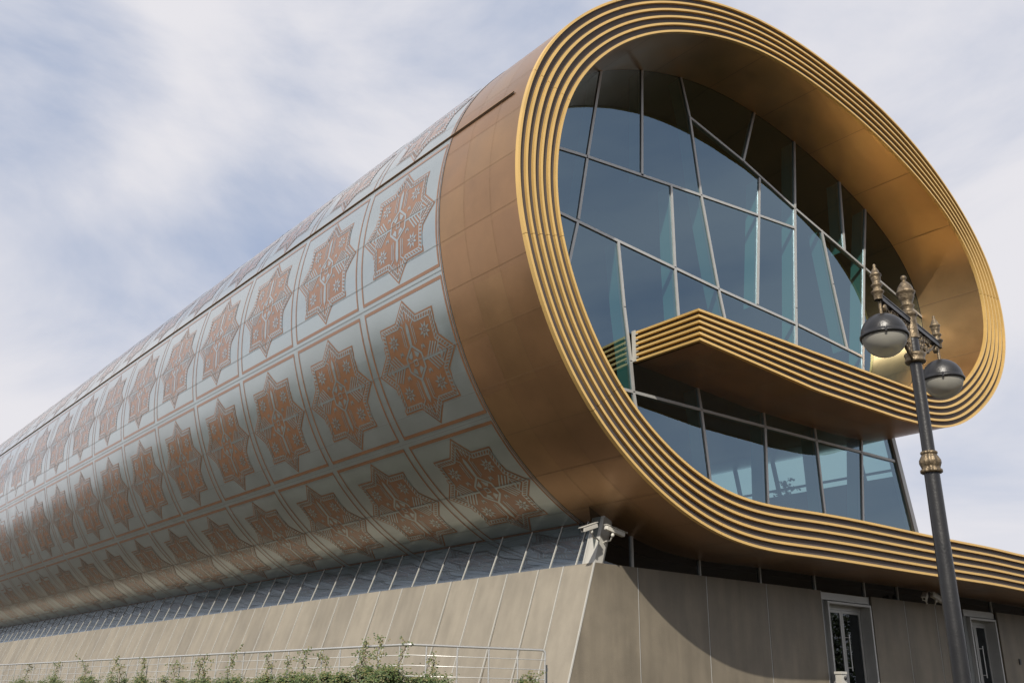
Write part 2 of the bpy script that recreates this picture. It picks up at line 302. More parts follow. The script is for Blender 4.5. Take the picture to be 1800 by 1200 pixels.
# copper cladding: brown band behind the ring, soffits and roof of the tail
mb = MB()
nose = 1
outer = OUT - NO*0.008
f0 = len(mb.f); TC = (FD, 0.98, 1.92, TB)
mb.grid([[at(p, q) for q in TC] for p in outer[nose:]], 0, True)
rc_ = random.Random(5); tone = {}
for a_ in range(f0, len(mb.f)):
    i_, j_ = divmod(a_-f0, len(TC)-1); key = (int((dO[nose+i_]-LA-.55)/(PITCH/3)+100), j_)
    if key not in tone: tone[key] = rc_.choice((0, 0, 2, 3))
    mb.mi[a_] = tone[key]
mb.grid([[at(p, TB), at(p, 30)] for p in outer[nose:i8+1]], 0, True)
mb.grid([[at(p, TB), at(p, 30)] for p in outer[i51:]], 0, True)
for k in range(-9, 5):                       # joints along the axis
    for s in (0, 1, 2):
        l = LA + (k + s/3.0)*PITCH + 0.55
        if l < 0.5 or l > dO[-1]-1: continue
        for t0, t1 in ((FD+.02, 1.4), (1.4, TB-.03)):
            dl = random.uniform(-.004, .004)
            if s == 0: t1 = t1
            mb.face([SP(t0, l-.004+dl, .003), SP(t1, l-.004-dl, .003), SP(t1, l+.004-dl, .003), SP(t0, l+.004+dl, .003)], 1)
for tt in (0.98, 1.92):
    ls = np.arange(4, dO[-1]-1, 0.3)
    for l in ls: mb.face([SP(tt-.003, l, .003), SP(tt+.003, l, .003), SP(tt+.003, l+.3, .003), SP(tt-.003, l+.3, .003)], 1)
mb.build('copper_cladding', [M['copper'], M['seam'], M['copper2'], M['copper3']], museum)
# inner lining
mb = MB()
inner = IN + NO*0.008
mb.grid([[at(p, FD), at(p, 1.1), at(p, TG-.01)] for p in inner[nose:]], 0, True)
mb.grid([[at(p, TG-.01), at(p, 30)] for p in inner[nose:]], 1, True)
for l in np.arange(9, 46, 2.4):
    i = int(np.searchsorted(dI, l)); p = inner[i]; q = inner[i]+T[i]*0.014; nn = NO[i]*-0.012
    mb.face([at(p+nn, FD+.02), at(q+nn, FD+.02), at(q+nn, TG-.02), at(p+nn, TG-.02)], 2)
mb.build('inner_lining', [M['lining'], M['dark'], M['seam']], museum)

# patterned silver skin --------------------------------------------------
sk = MB()
rng = range(i8, i51+1)
ts = [TB+.001] + [TB+PITCH*q for q in range(1, 22)] + [LEN]
sk.grid([[at(OUT[i], t) for t in ts] for i in rng], 0, True)
tone = {}
for a_ in range(len(sk.f)):
    i_, j_ = divmod(a_, len(ts)-1); key = (int((dO[i8+i_]-LA)/(PITCH/3)+100), j_)
    if key not in tone: tone[key] = rc_.choice((0, 0, 3, 4))
    sk.mi[a_] = tone[key]
ro, rc, a1 = 1.58, 1.115, 0.462
star = []
for k in range(4):
    ca, sa = math.cos(-k*PI/2), math.sin(-k*PI/2)
    for (x, y) in ((0, ro), (a1*.93, rc), (rc, rc), (rc, a1*.93)):
        star.append((x*ca-y*sa, x*sa+y*ca))
def poffset(P, d):          # inward offset of a clockwise polygon
    n = len(P); R = []
    for i in range(n):
        p0, p1, p2 = (Vector(P[(i-1) % n]), Vector(P[i]), Vector(P[(i+1) % n]))
        e1 = (p1-p0).normalized(); e2 = (p2-p1).normalized(); n1 = Vector((e1.y, -e1.x)); n2 = Vector((e2.y, -e2.x))
        b = n1+n2; R.append(tuple(p1 + b*(d/(b.length_squared/2)) if False else p1 + b*(d/(1+n1.dot(n2)))))
    return R
def inside(P, x, y):
    c = False; n = len(P)
    for i in range(n):
        x0, y0 = P[i]; x1, y1 = P[(i+1) % n]
        if (y0 > y) != (y1 > y) and x < (x1-x0)*(y-y0)/(y1-y0)+x0: c = not c
    return c
def tess(P, g=0.3):
    vs = [Vector(p) for p in P]; n = len(P); eds = [(i, (i+1) % n) for i in range(n)]
    xs = [p[0] for p in P]; ys = [p[1] for p in P]; q = poffset(P, 0.05)
    x = min(xs)+g/2
    while x < max(xs):
        y = min(ys)+g/2
        while y < max(ys):
            if inside(q, x, y): vs.append(Vector((x, y)))
            y += g
        x += g
    r = delaunay_2d_cdt(vs, eds, [], 1, 1e-5)
    return [tuple(v) for v in r[0]], [tuple(f) for f in r[2]]
PAT = {1: [], 2: [], 3: []}      # layer -> list of (verts, faces, mat)  1 copper fill, 2 silver, 3 copper
PAT[1].append((*tess(star), 1))
def strip(pts, w, layer, mt, closed=False):
    pts = [Vector(p) for p in pts]
    n = len(pts)
    for i in range(n if closed else n-1):
        a, b = pts[i], pts[(i+1) % n]; d = b-a; L = d.length
        if L < 1e-6: continue
        d /= L; nn = Vector((-d.y, d.x))*w/2; a = a-d*w*.3; b = b+d*w*.3; L = (b-a).length
        k = max(1, int(math.ceil(L/.32)))
        V = []; F = []
        for q in range(k+1):
            p = a+(b-a)*q/k; V += [tuple(p-nn), tuple(p+nn)]
            if q: F.append((2*q-2, 2*q, 2*q+1, 2*q-1))
        PAT[layer].append((V, F, mt))
def ring(Po, Pi, layer, mt):
    n = len(Po)
    for i in range(n):
        j = (i+1) % n; V = []; F = []; k = 3
        for q in range(k+1):
            f = q/k
            V += [(Po[i][0]+(Po[j][0]-Po[i][0])*f, Po[i][1]+(Po[j][1]-Po[i][1])*f), (Pi[i][0]+(Pi[j][0]-Pi[i][0])*f, Pi[i][1]+(Pi[j][1]-Pi[i][1])*f)]
            if q: F.append((2*q-2, 2*q-1, 2*q+1, 2*q))
        PAT[layer].append((V, F, mt))
Po, Pi = poffset(star, 0.045), poffset(star, 0.185)
ring(Po, Pi, 2, 0)
Pa, Pb = poffset(star, 0.075), poffset(star, 0.155)
for i in range(16):
    j = (i+1) % 16; nd = 6
    for q in range(nd):
        f0 = (q+.18)/nd; f1 = (q+.72)/nd; sh = 0.12/nd*2
        lp = lambda A, f: (A[i][0]+(A[j][0]-A[i][0])*f, A[i][1]+(A[j][1]-A[i][1])*f)
        PAT[3].append(([lp(Pa, f0), lp(Pb, min(1, f0+sh)), lp(Pb, min(1, f1+sh)), lp(Pa, f1)], [(0, 1, 2, 3)], 1))
hexo = [(0, .43), (.31, .17), (.31, -.17), (0, -.43), (-.31, -.17), (-.31, .17)]
strip(hexo, .055, 2, 0, True)
strip([(-.07, -.07), (-.07, .07), (.07, .07), (.07, -.07)], .03, 2, 0, True)
for sx in (-1, 1):
    for sy in (-1, 1):
        PAT[2].append(([(sx*.04, sy*.31), (sx*.22, sy*.19), (sx*.13, sy*.10), (sx*.06, sy*.16)], [(0, 1, 2, 3)], 0))
        # flanking lines of the spindles
        strip([(sx*.17, sy*.42), (sx*.17, sy*.92), (sx*.36, sy*1.06)], .03, 2, 0)
        strip([(sx*.24, sy*.46), (sx*.24, sy*.86)], .025, 2, 0)
        # meander in the upper and lower point
        strip([(sx*.06, sy*1.08), (sx*.06, sy*1.3)], .03, 2, 0)
        strip([(sx*.14, sy*1.02), (sx*.14, sy*1.2), (sx*.22, sy*1.2), (sx*.22, sy*1.06), (sx*.3, sy*1.06), (sx*.3, sy*1.12)], .03, 2, 0)
        # chevrons of the side arms
        for q in range(4):
            x = .5+.11*q; l = .34-.03*q
            strip([(sx*x, sy*.03), (sx*(x+l*.75), sy*l)], .04, 2, 0)
        # little flames
        cx_, cy_ = sx*.44, sy*.30
        strip([(cx_-.06, cy_-.05), (cx_-.05, cy_+.05), (cx_, cy_-.01), (cx_+.02, cy_+.06), (cx_+.06, cy_-.04)], .028, 2, 0)
        # small burst stars
        cx_, cy_ = sx*.65, sy*.655
        for q in range(8):
            an = q*PI/4+PI/8; r0 = .11; r1 = .225
            PAT[2].append(([(cx_+r0*math.cos(an-.36), cy_+r0*math.sin(an-.36)), (cx_+r1*math.cos(an), cy_+r1*math.sin(an)), (cx_+r0*math.cos(an+.36), cy_+r0*math.sin(an+.36)), (cx_+.07*math.cos(an), cy_+.07*math.sin(an))], [(0, 1, 2, 3)], 0))
        strip([(cx_-.035, cy_-.035), (cx_-.035, cy_+.035), (cx_+.035, cy_+.035), (cx_+.035, cy_-.035)], .022, 2, 0, True)
for sy in (-1, 1):
    PAT[2].append(([(-.045, sy*.44), (-.06, sy*.75), (-.055, sy*.9), (0, sy*1.03), (.055, sy*.9), (.06, sy*.75), (.045, sy*.44)], [(0, 1, 2, 3, 4, 5, 6)], 0))
for sx in (-1, 1):
    strip([(sx*.31, 0), (sx*.98, 0)], .05, 2, 0)
    strip([(sx*.98, -.2), (sx*.98, .2), (sx*1.22, .0)], .03, 2, 0, True)
    PAT[2].append(([(sx*1.0, -.13), (sx*1.09, 0), (sx*1.0, .13)], [(0, 1, 2)], 0))
    PAT[2].append(([(sx*1.2, .0), (sx*1.1, .05), (sx*1.1, -.05)], [(0, 1, 2)], 0))
OFFS = {1: .005, 2: .009, 3: .013}
# fast mapping arrays
def SPv(t, l, o):
    x = np.interp(l, dO, OUT[:, 0]); z = np.interp(l, dO, OUT[:, 1]); nx = np.interp(l, dO, NO[:, 0]); nzz = np.interp(l, dO, NO[:, 1])
    return np.stack([x+nx*o+UX*t, YF+UY*t, z+nzz*o], 1)
NT = 22; ROWS = (-2, -1, 0, 1)
for r in ROWS:
    lc = LA + (r+.5)*PITCH
    for c in range(NT):
        tcn = TB + (c+.5)*PITCH - .02
        if tcn+1.8 > LEN: continue
        for lay in (1, 2, 3):
            if lay == 3 and c > 9: continue
            for V, F, mt in PAT[lay]:
                A = np.array(V); P = SPv(tcn - A[:, 0], lc - A[:, 1], OFFS[lay])
                sk.add(P.tolist(), F, mt, lay == 1)
        # frame of the tile
        h = PITCH/2-.14
        for sgn in (-1, 1):
            k = 12
            for q in range(k):      # upright lines
                l0 = lc-h+2*h*q/k; l1 = lc-h+2*h*(q+1)/k; w = .028
                t0 = tcn+sgn*h
                sk.face([SP(t0-w, l0, .006), SP(t0+w, l0, .006), SP(t0+w, l1, .006), SP(t0-w, l1, .006)], 1)
            l0 = lc+sgn*h; w = .042
            sk.face([SP(tcn-h-.02, l0-w, .006), SP(tcn+h+.02, l0-w, .006), SP(tcn+h+.02, l0+w, .006), SP(tcn-h-.02, l0+w, .006)], 1)
# sheet joints along and across
for r in range(-3, 3):
    for s in (0, 1, 2):
        l = LA + (r+s/3.0)*PITCH + .55*(s != 0) + (.0 if s else 0)
        if l > dO[i51] - .2: continue
        w = .006
        sk.face([SP(TB+.05, l-w, .0145), SP(LEN, l-w, .0145), SP(LEN, l+w, .0145), SP(TB+.05, l+w, .0145)], 2)
ls = np.arange(LA-3.2*PITCH, dO[i51]-.3, .3)
for l in ls:
    sk.face([SP(TB+.02, l, .006), SP(TB+.055, l, .006), SP(TB+.055, l+.3, .006), SP(TB+.02, l+.3, .006)], 1)
sk.build('patterned_skin', [M['silver'], M['print'], M['seam_s'], M['silver2'], M['silver3']], museum)
# gutter line along the shoulder of the roll
mb = MB(); lg = LA-PITCH-.10
G = []
for t0, t1 in ((.55, LEN),):
    for (l, o) in ((lg-.04, 0.0), (lg-.035, .03), (lg-.015, .03), (lg-.013, .010), (lg+.022, .010), (lg+.025, .022), (lg+.035, .0)):
        G.append([SP(t0, l, o), SP(t1, l, o)])
for i in range(len(G)-1): mb.face([G[i][0], G[i][1], G[i+1][1], G[i+1][0]], 1 if i in (3,) else 0)
mb.build('gutter', [M['seam'], M['groove']], museum)

# far end wall of the roll
mb = MB()
idx = [i for i in range(int(np.searchsorted(dI, 10)), int(np.searchsorted(dI, 48)))]
mb.face([at(OUT[i], LEN-.02) for i in idx], 0)
mb.build('end_wall', M['wall'], museum)

# ------------------------------------------------------------------ glazing in the roll
YG = YF + TG*UY                       # plane of the glass (vertical, across the front)
XS = UX*TG                            # section shift at that plane
MID = IN + NO*(WD*0.5)[:, None]
def glass_poly(pred):
    return None
zc = 8.15
i0 = int(np.searchsorted(dI, 2.0))
up = []                               # curl ... over the top ... left side down to zc
i = int(np.searchsorted(dI, 8.0))
while i < len(MID) and not (dI[i] > 30 and MID[i, 1] < zc): up.append((MID[i, 0]+XS, MID[i, 1])); i += 1
iL = i
glz = MB()
pts = [(up[0][0], zc)] + up + [(up[-1][0], zc)]
glz.facen([(x, YG, z) for x, z in pts], (0, -1, 0))
uppoly = pts
low = []
while i < len(MID) and MID[i, 0] < 26.85 or dI[i] < 40: low.append((MID[i, 0]+XS, MID[i, 1])); i += 1
edge = lambda z: 26.17 + (7.95-z)*0.213
pts = [(up[-1][0], zc)] + [p for p in low if p[0] < edge(p[1])] + [(edge(3.9), 3.9), (edge(zc), zc)]
glz.facen([(x, YG, z) for x, z in pts], (0, -1, 0))
lowpoly = pts
glazing = glz.build('glazing', M['glass'], museum)
BARS = [[(14.52, 16.6), (13.91, 13.3), (13.58, 11.38), (13.2, 9.8)], [(16.04, 17.2), (15.87, 13.5)], [(17.6, 17.7), (17.93, 16.23), (18.21, 13.7), (18.68, 10.89), (19.2, 8.4)],
 [(17.93, 16.23), (20.22, 15.6), (22.54, 14.75), (26.02, 13.67), (29.6, 12.55)], [(21.0, 17.8), (20.22, 15.62)], [(22.92, 17.6), (22.55, 14.74), (22.1, 11.2), (21.75, 8.5)],
 [(25.2, 17.0), (24.98, 14.0)], [(26.6, 16.4), (25.98, 13.7), (25.22, 10.05), (25.0, 8.5)], [(12.0, 13.14), (13.9, 13.35), (18.21, 13.7), (22.49, 14.02)],
 [(20.92, 15.25), (20.32, 10.86)], [(12.4, 11.43), (14.92, 11.2), (18.68, 10.88), (22.1, 10.66), (25.2, 10.36)], [(16.99, 13.6), (16.98, 11.05), (17.05, 8.5)],
 [(14.92, 11.22), (15.07, 9.38), (15.24, 7.96), (15.3, 7.17), (15.45, 6.2)], [(23.83, 14.38), (24.11, 12.55), (24.47, 10.43)],
 [(14.3, 7.17), (26.25, 7.15)], [(17.55, 8.2), (17.69, 7.17), (17.98, 4.2)], [(20.17, 8.2), (20.2, 7.16), (20.0, 4.2)], [(22.38, 8.2), (22.42, 7.16), (22.5, 4.2)],
 [(24.78, 8.2), (24.58, 7.15), (24.1, 4.2)]]
for bi, bar in enumerate(BARS):
    mb = MB(); w = .038
    for a, b in zip(bar[:-1], bar[1:]):
        a = Vector(a); b = Vector(b); d = (b-a).normalized(); n = Vector((-d.y, d.x))*w; e = d*.012
        zoff = .001*(bi % 7)
        f0, f1 = YG-.035-zoff, YG+.10
        P = [a-e-n, a-e+n, b+e+n, b+e-n]
        mb.hexa([(p.x, f1, p.y) for p in P]+[(p.x, f0, p.y) for p in P])
    mb.build('mullion', M['alu'], glazing)
# slanted end post of the lower glazing
mb = MB()
for z0, z1 in ((3.9, 8.0),):
    mb.hexa([(edge(z0)-.02, YG-.08, z0), (edge(z0)+.17, YG-.08, z0), (edge(z0)+.17, YG+.2, z0), (edge(z0)-.02, YG+.2, z0),
             (edge(z1)-.02, YG-.08, z1), (edge(z1)+.17, YG-.08, z1), (edge(z1)+.17, YG+.2, z1), (edge(z1)-.02, YG+.2, z1)])
mb.build('end_post', M['alu'], museum)
# glass fins behind the uprights
for bi in (0, 2, 5, 7, 9, 11, 12, 13, 1, 6, 15, 16, 17, 18):
    mb = MB(); bar = BARS[bi]
    for a, b in zip(bar[:-1], bar[1:]):
        mb.hexa([(a[0]-.012, YG+.12, a[1]), (a[0]+.012, YG+.12, a[1]), (a[0]+.012, YG+.5, a[1]), (a[0]-.012, YG+.5, a[1]),
                 (b[0]-.012, YG+.12, b[1]), (b[0]+.012, YG+.12, b[1]), (b[0]+.012, YG+.5, b[1]), (b[0]-.012, YG+.5, b[1])])
    mb.build('glass_fin', M['leafglass'], glazing)
# return wall of the lower storey, glazed high up
RY = 24.0
def rw(y, z): return (edge(z)+.1+UX*(y-YG)*1.0, y, z)
mb = MB()
mb.face([rw(YG+.2, 3.9), rw(RY+20, 3.9), rw(RY+20, 6.75), rw(YG+.2, 6.75)])
for y in np.arange(YG+1.25, RY+20, 1.6):
    mb.hexa([rw(y-.05, 6.75), rw(y+.05, 6.75), (rw(y+.05, 6.75)[0]+.12, y+.05, 6.75), (rw(y-.05, 6.75)[0]+.12, y-.05, 6.75),
             rw(y-.05, 8.0), rw(y+.05, 8.0), (rw(y+.05, 8)[0]+.12, y+.05, 8.0), (rw(y-.05, 8)[0]+.12, y-.05, 8.0)])
mb.hexa([rw(YG+.2, 6.92), rw(RY+20, 6.92), (rw(RY+20, 6.92)[0]+.1, RY+20, 6.92), (rw(YG+.2, 6.92)[0]+.1, YG+.2, 6.92),
         rw(YG+.2, 6.98), rw(RY+20, 6.98), (rw(RY+20, 6.98)[0]+.1, RY+20, 6.98), (rw(YG+.2, 6.98)[0]+.1, YG+.2, 6.98)])
ret = mb.build('return_wall', M['slab'], museum)
mb = MB(); mb.facen([rw(YG+.2, 6.75), rw(RY+20, 6.75), rw(RY+20, 8.0), rw(YG+.2, 8.0)], (1, 0, 0))
mb.build('return_glazing', M['clearglass'], museum)
# dark rooms behind the glass
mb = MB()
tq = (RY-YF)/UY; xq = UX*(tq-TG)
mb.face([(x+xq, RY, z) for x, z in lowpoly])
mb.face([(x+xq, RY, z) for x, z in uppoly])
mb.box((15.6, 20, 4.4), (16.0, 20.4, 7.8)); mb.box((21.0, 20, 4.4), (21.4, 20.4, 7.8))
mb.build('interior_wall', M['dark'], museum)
# attachment bracket of the balcony at the glass
mb = MB(); zt_, zb_ = IN[0, 1], OUT[0, 1]
xb = IN[0, 0]+XS
mb.box((xb-.035, YG-.16, zb_-.0), (xb-.004, YG-.04, zt_+.02))
for q in range(5): z = zb_+.08+(zt_-zb_-.1)*q/4.6; mb.box((xb-.03, YG-.24, z), (xb-.008, YG-.16, z+.025))
mb.build('end_bracket', M['white'], museum)

# ------------------------------------------------------------------ base
BT = 2.9; BS = 0.3035; Z0 = -0.03; YB = 16.0
def side(t, z, o=0.0):      # point on the battered side wall; o = outward
    return (13.83+UX*t - (BT-z)*BS - o, YB+UY*t, z)
mb = MB(); mb.face([side(0.03, Z0, -.06), side(LEN, Z0, -.06), side(LEN, BT, -.06), side(.03, BT, -.06)])
mb.face([(13.83-(BT-Z0)*BS+.08, YB+.07, Z0), (21.7, YB+.07, Z0), (21.7, YB+.07, BT-.01), (13.9, YB+.07, BT-.01)])
mb.face([(24.0, YB+.07, Z0), (28.5, YB+.07, Z0), (28.5, YB+.07, BT-.01), (24.0, YB+.07, BT-.01)])
mb.face([(30.7, YB+.07, Z0), (43.5, YB+.07, Z0), (43.5, YB+.07, BT-.01), (30.7, YB+.07, BT-.01)])
mb.face([(13.85, YB+.05, BT-.012), (43.5, YB+.05, BT-.012), (43.5, YB+.4, BT-.012), (13.85, YB+.4, BT-.012)])
mb.face([side(.05, BT-.012, 0), side(.05, BT-.012, -.5), side(LEN, BT-.012, -.5), side(LEN, BT-.012, 0)])
mb.build('backing_wall', M['seam'], museum)
edges = [0.0, .97, 1.83] + [2.97+1.145*k for k in range(67)]
for k, (t0, t1) in enumerate(zip(edges[:-1], edges[1:])):
    if k > 66: break
    g = .02 if k else .004; j = random.uniform(-.006, .006); j2 = random.uniform(-.006, .006)
    t0 += g; t1 -= g - (.012 if k % 4 == 2 else 0)
    th_ = .05
    mb = MB()
    tw = t1 - (random.uniform(.02, .06) if k % 3 == 1 or k % 7 == 2 else 0)
    mb.hexa([side(t0, Z0, .0+j), side(tw, Z0, .0+j2), side(tw, Z0, -th_), side(t0, Z0, -th_),
             side(t0, BT, .0+j), side(t1, BT, .0+j2), side(t1, BT, -th_), side(t0, BT, -th_)][::-1])
    # pale strip beside the joint, the panel's lit edge put into the colour
    mb.hexa([side(t0-.006, Z0, .012+j), side(t0+.016, Z0, .012+j), side(t0+.016, Z0, -.02), side(t0-.006, Z0, -.02),
             side(t0-.006, BT, .012+j), side(t0+.016, BT, .012+j), side(t0+.016, BT, -.02), side(t0-.006, BT, -.02)][::-1], 1)
    mb.build('wall_panel', [M['wall'], M['white']], museum)
xl = lambda z: 13.83-(BT-z)*BS
def fpanel(x0, x1, batter=False):
    mb = MB(); g = .012; j = random.uniform(-.004, .004)
    xa = (lambda z: xl(z)+.01) if batter else (lambda z: x0+g)
    mb.hexa([(xa(Z0), YB+j, Z0), (x1-g, YB+j, Z0), (x1-g, YB+.05, Z0), (xa(Z0)+.0, YB+.05, Z0),
             (xa(BT), YB+j, BT), (x1-g, YB+j, BT), (x1-g, YB+.05, BT), (xa(BT), YB+.05, BT)])
    mb.hexa([(x1-g-.012, YB+j-.005, Z0), (x1-g+.004, YB+j-.005, Z0), (x1-g+.004, YB+.05, Z0), (x1-g-.012, YB+.05, Z0),
             (x1-g-.012, YB+j-.005, BT-.002), (x1-g+.004, YB+j-.005, BT-.002), (x1-g+.004, YB+.05, BT-.002), (x1-g-.012, YB+.05, BT-.002)], 1)
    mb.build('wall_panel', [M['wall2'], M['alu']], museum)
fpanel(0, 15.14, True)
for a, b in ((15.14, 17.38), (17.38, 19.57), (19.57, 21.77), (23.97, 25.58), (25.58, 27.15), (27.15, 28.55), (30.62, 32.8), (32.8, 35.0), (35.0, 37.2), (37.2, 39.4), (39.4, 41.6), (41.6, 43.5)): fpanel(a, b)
# corner strip
mb = MB()
mb.hexa([(xl(Z0)-.012, YB-.012, Z0), (xl(Z0)+.02, YB-.012, Z0), (xl(Z0)+.02, YB+.02, Z0), (xl(Z0)-.012, YB+.02, Z0),
         (xl(BT)-.012, YB-.012, BT+.004), (xl(BT)+.02, YB-.012, BT+.004), (xl(BT)+.02, YB+.02, BT+.004), (xl(BT)-.012, YB+.02, BT+.004)])
mb.build('corner_strip', M['white'], museum)
# clerestory on the side: leaning strip window
mb = MB()
CI = -.07; LG = .085
ZT = 4.35
mb.facen([side(.2, BT-.01, CI), side(.2, ZT, CI-LG*1.45), side(LEN, ZT, CI-LG*1.45), side(LEN, BT-.01, CI)], (-1, 0, 0))
cs = mb.build('clerestory_window', M['stripglass'], museum)
mt_ = [.67, 1.55] + [2.64+1.145*k for k in range(60)]
for t in mt_:
    mb = MB(); w = .013
    q_ = CI-LG*1.45
    mb.hexa([side(t-w, BT-.01, CI+.02), side(t+w, BT-.01, CI+.02), side(t+w, BT-.01, CI-.01), side(t-w, BT-.01, CI-.01),
             side(t-w, ZT, q_+.02), side(t+w, ZT, q_+.02), side(t+w, ZT, q_-.01), side(t-w, ZT, q_-.01)][::-1])
    mb.build('mullion', M['white'], cs)
# clerestory on the front: upright strip window under the soffit
mb = MB()
fr = [(x, z) for x, z in [(o[0]+XS, o[1]) for o in OUT[int(np.searchsorted(dI, 45)):]] if 13.7 < x < 43.0]
ys = YB+.16
mb.facen([(14.0, ys, BT-.01)] + [(43.0, ys, BT-.01)] + [(x, ys, z+.25) for x, z in fr[::-1]], (0, -1, 0))
cf = mb.build('clerestory_window', M['doorglass'], museum)
for x in (15.09, 17.3, 19.5, 21.7, 23.9, 25.5, 28.0, 30.6, 32.8, 35.0, 37.2, 39.4):
    mb = MB(); mb.box((x-.025, ys-.05, BT-.01), (x+.025, ys+.05, min(4.3, float(np.interp(x, [p[0] for p in fr], [p[1] for p in fr]))+.1)))
    mb.build('mullion', M['alu'], cf)
mb = MB()
mb.face([(14.2, ys+.8, BT-.6), (43, ys+.8, BT-.6), (43, ys+.8, 4.2), (14.2, ys+.8, 4.2)])
mb.build('interior_screen', M['slab'], museum)
mb = MB(); mb.facen([side(.35, BT-.01, -.25), side(LEN, BT-.01, -.25), side(LEN, 4.6, -.4), side(.35, 4.6, -.4)], (-1, 0, 0))
mb.build('window_backing', M['backing'], museum)  # dark sheet added behind the strip glass so that reflections dominate
# leaning corner post of the clerestory
mb = MB(); zt = 4.12
def cp(x, y, z): return (x+(z-BT)*BS, y, z)
mb.hexa([cp(13.87, YB+.05, BT-.01), cp(14.10, YB+.05, BT-.01), cp(14.10, YB+.33, BT-.01), cp(13.85, YB+.33, BT-.01),
         cp(13.87, YB+.05, zt), cp(14.10, YB+.05, zt), cp(14.10, YB+.33, zt), cp(13.85, YB+.33, zt)])
for x0, x1, y0 in ((14.105, 14.14, .08), (14.145, 14.18, .10)):
    mb.hexa([cp(x0, YB+y0, BT-.01), cp(x1, YB+y0, BT-.01), cp(x1, YB+.3, BT-.01), cp(x0, YB+.3, BT-.01), cp(x0, YB+y0, zt), cp(x1, YB+y0, zt), cp(x1, YB+.3, zt), cp(x0, YB+.3, zt)])
for o, y0 in ((.0, .335), (.02, .40)):
    mb.hexa([cp(13.85, YB+y0, BT-.01), cp(14.0, YB+y0, BT-.01), cp(14.0, YB+y0+.05, BT-.01), cp(13.85, YB+y0+.05, BT-.01), cp(13.85, YB+y0, zt), cp(14.0, YB+y0, zt), cp(14.0, YB+y0+.05, zt), cp(13.85, YB+y0+.05, zt)])
mb.build('corner_post', M['white'], museum)

# doors
def door(x0, x1, lab):
    mb = MB(); top = 2.66; f = .06; yd = YB+.34
    mb.box((x0, YB-.01, Z0), (x0+f, yd+.05, top)); mb.box((x1-f, YB-.01, Z0), (x1, yd+.05, top)); mb.box((x0+f, YB-.008, top-f), (x1-f, yd+.05, top-.002))
    mb.box((x0+f, yd-.03, top-.17), (x1-f, yd+.03, top-f-.002))
    mb.box((x0-.2, YB+.10, Z0), (x0-.002, YB+.16, BT-.05), 1)
    mb.box((x0-.2, YB+.06, top+.03), (x1+.04, YB+.14, BT-.02), 0)
    d = mb.build('entrance_door', [M['alu'], M['seam_s']], museum)
    xm = (x0+x1)/2+.03
    for a, b in ((x0+f+.02, xm-.004), (xm+.004, x1-f-.02)):
        m2 = MB(); t = .07
        m2.box((a, yd-.02, Z0+.02), (a+t, yd+.02, top-.175)); m2.box((b-t, yd-.02, Z0+.02), (b, yd+.02, top-.175))
        m2.box((a+t, yd-.018, top-.25), (b-t, yd+.018, top-.177)); m2.box((a+t, yd-.018, Z0+.02), (b-t, yd+.018, Z0+.12))
        m2.build('door_leaf', M['alu'], d)
        m3 = MB(); m3.facen([(a+t, yd, Z0+.12), (b-t, yd, Z0+.12), (b-t, yd, top-.25), (a+t, yd, top-.25)], (0, -1, 0)); m3.build('door_glass', M['doorglass'], d)
    hx = xm+.15
    m4 = MB(); m4.tube([(hx, yd-.10, .92), (hx, yd-.10, 1.86)], .014)
    for z in (1.0, 1.78): m4.tube([(hx, yd-.10, z), (hx-.07, yd-.015, z)], .01)
    m4.build('handle', M['steel'], d)
    d['label'] = lab
door(21.99, 23.92, 'glazed double door left of the lamp post'); door(28.98, 30.5, 'glazed double door right of the lamp post')
bk = MB(); bk.face([(14.6, YB+2.2, Z0), (43, YB+2.2, Z0), (43, YB+2.2, 3.1), (14.6, YB+2.2, 3.1)]); bk.build('lobby_wall', M['slab'], museum)
mb = MB(); mb.box((31.52, YB-.035, 1.36), (31.62, YB-.003, 1.54)); mb.box((31.54, YB-.04, 1.4), (31.6, YB-.034, 1.46)); mb.build('wall_switch_box', M['black'], museum)

# ------------------------------------------------------------------ ground and terrace
mb = MB(); s = 900
mb.face([(-s, -s, -E), (s, -s, -E), (s, s, -E), (-s, s, -E)])
g = mb.build('ground', M['ground'], None, (0, 0, -E)); tag(g, kind='structure')
mb = MB()
TP = [(4.9, 100), (7.9, 25), (8.75, 15.8), (12.7, 15.1), (12.9, 10.2), (60, 10.2), (60, 100)]
mb.face([(x, y, Z0) for x, y in TP])
for a, b in zip(TP, TP[1:]+TP[:1]): mb.face([(a[0], a[1], -E), (b[0], b[1], -E), (b[0], b[1], Z0), (a[0], a[1], Z0)])
g = mb.build('terrace', M['terrace'], None); tag(g, kind='structure')

# ------------------------------------------------------------------ railing
rail = empty('railing', (9.58, 16.56, Z0), 'thin galvanised steel railing along the terrace edge with creepers on it', 'railing')
A0 = Vector((9.58, 16.56, 0)); FAR = Vector((6.5, 42.45, 0)); END = Vector((12.47, 16.02, 0))
dA = (FAR-A0).normalized(); dB = (END-A0).normalized()
lenB = (END-A0).length
mb = MB()
mb.tube([A0+dA*60+Vector((0, 0, 1)), A0+dA*.15+Vector((0, 0, 1)), A0+Vector((0, 0, 1.0)), A0+dB*.12+Vector((0, 0, 1)), END-dB*.05+Vector((0, 0, 1)), END+Vector((0, 0, .95)), END+Vector((0, 0, .8))], .024, 8)
mb.build('top_rail', M['steel'], rail)
for z in (.81, .62, .43, .24):
    mb = MB(); mb.tube([A0+dA*60+Vector((0, 0, z)), A0+Vector((0, 0, z)), END+Vector((0, 0, z))], .009, 6); mb.build('wire_bar', M['steel'], rail)
pos = [A0+dB*q for q in (.35, 1.0, 1.68, 2.32)] + [END] + [A0+dA*(.31+.70*k) for k in range(56)]
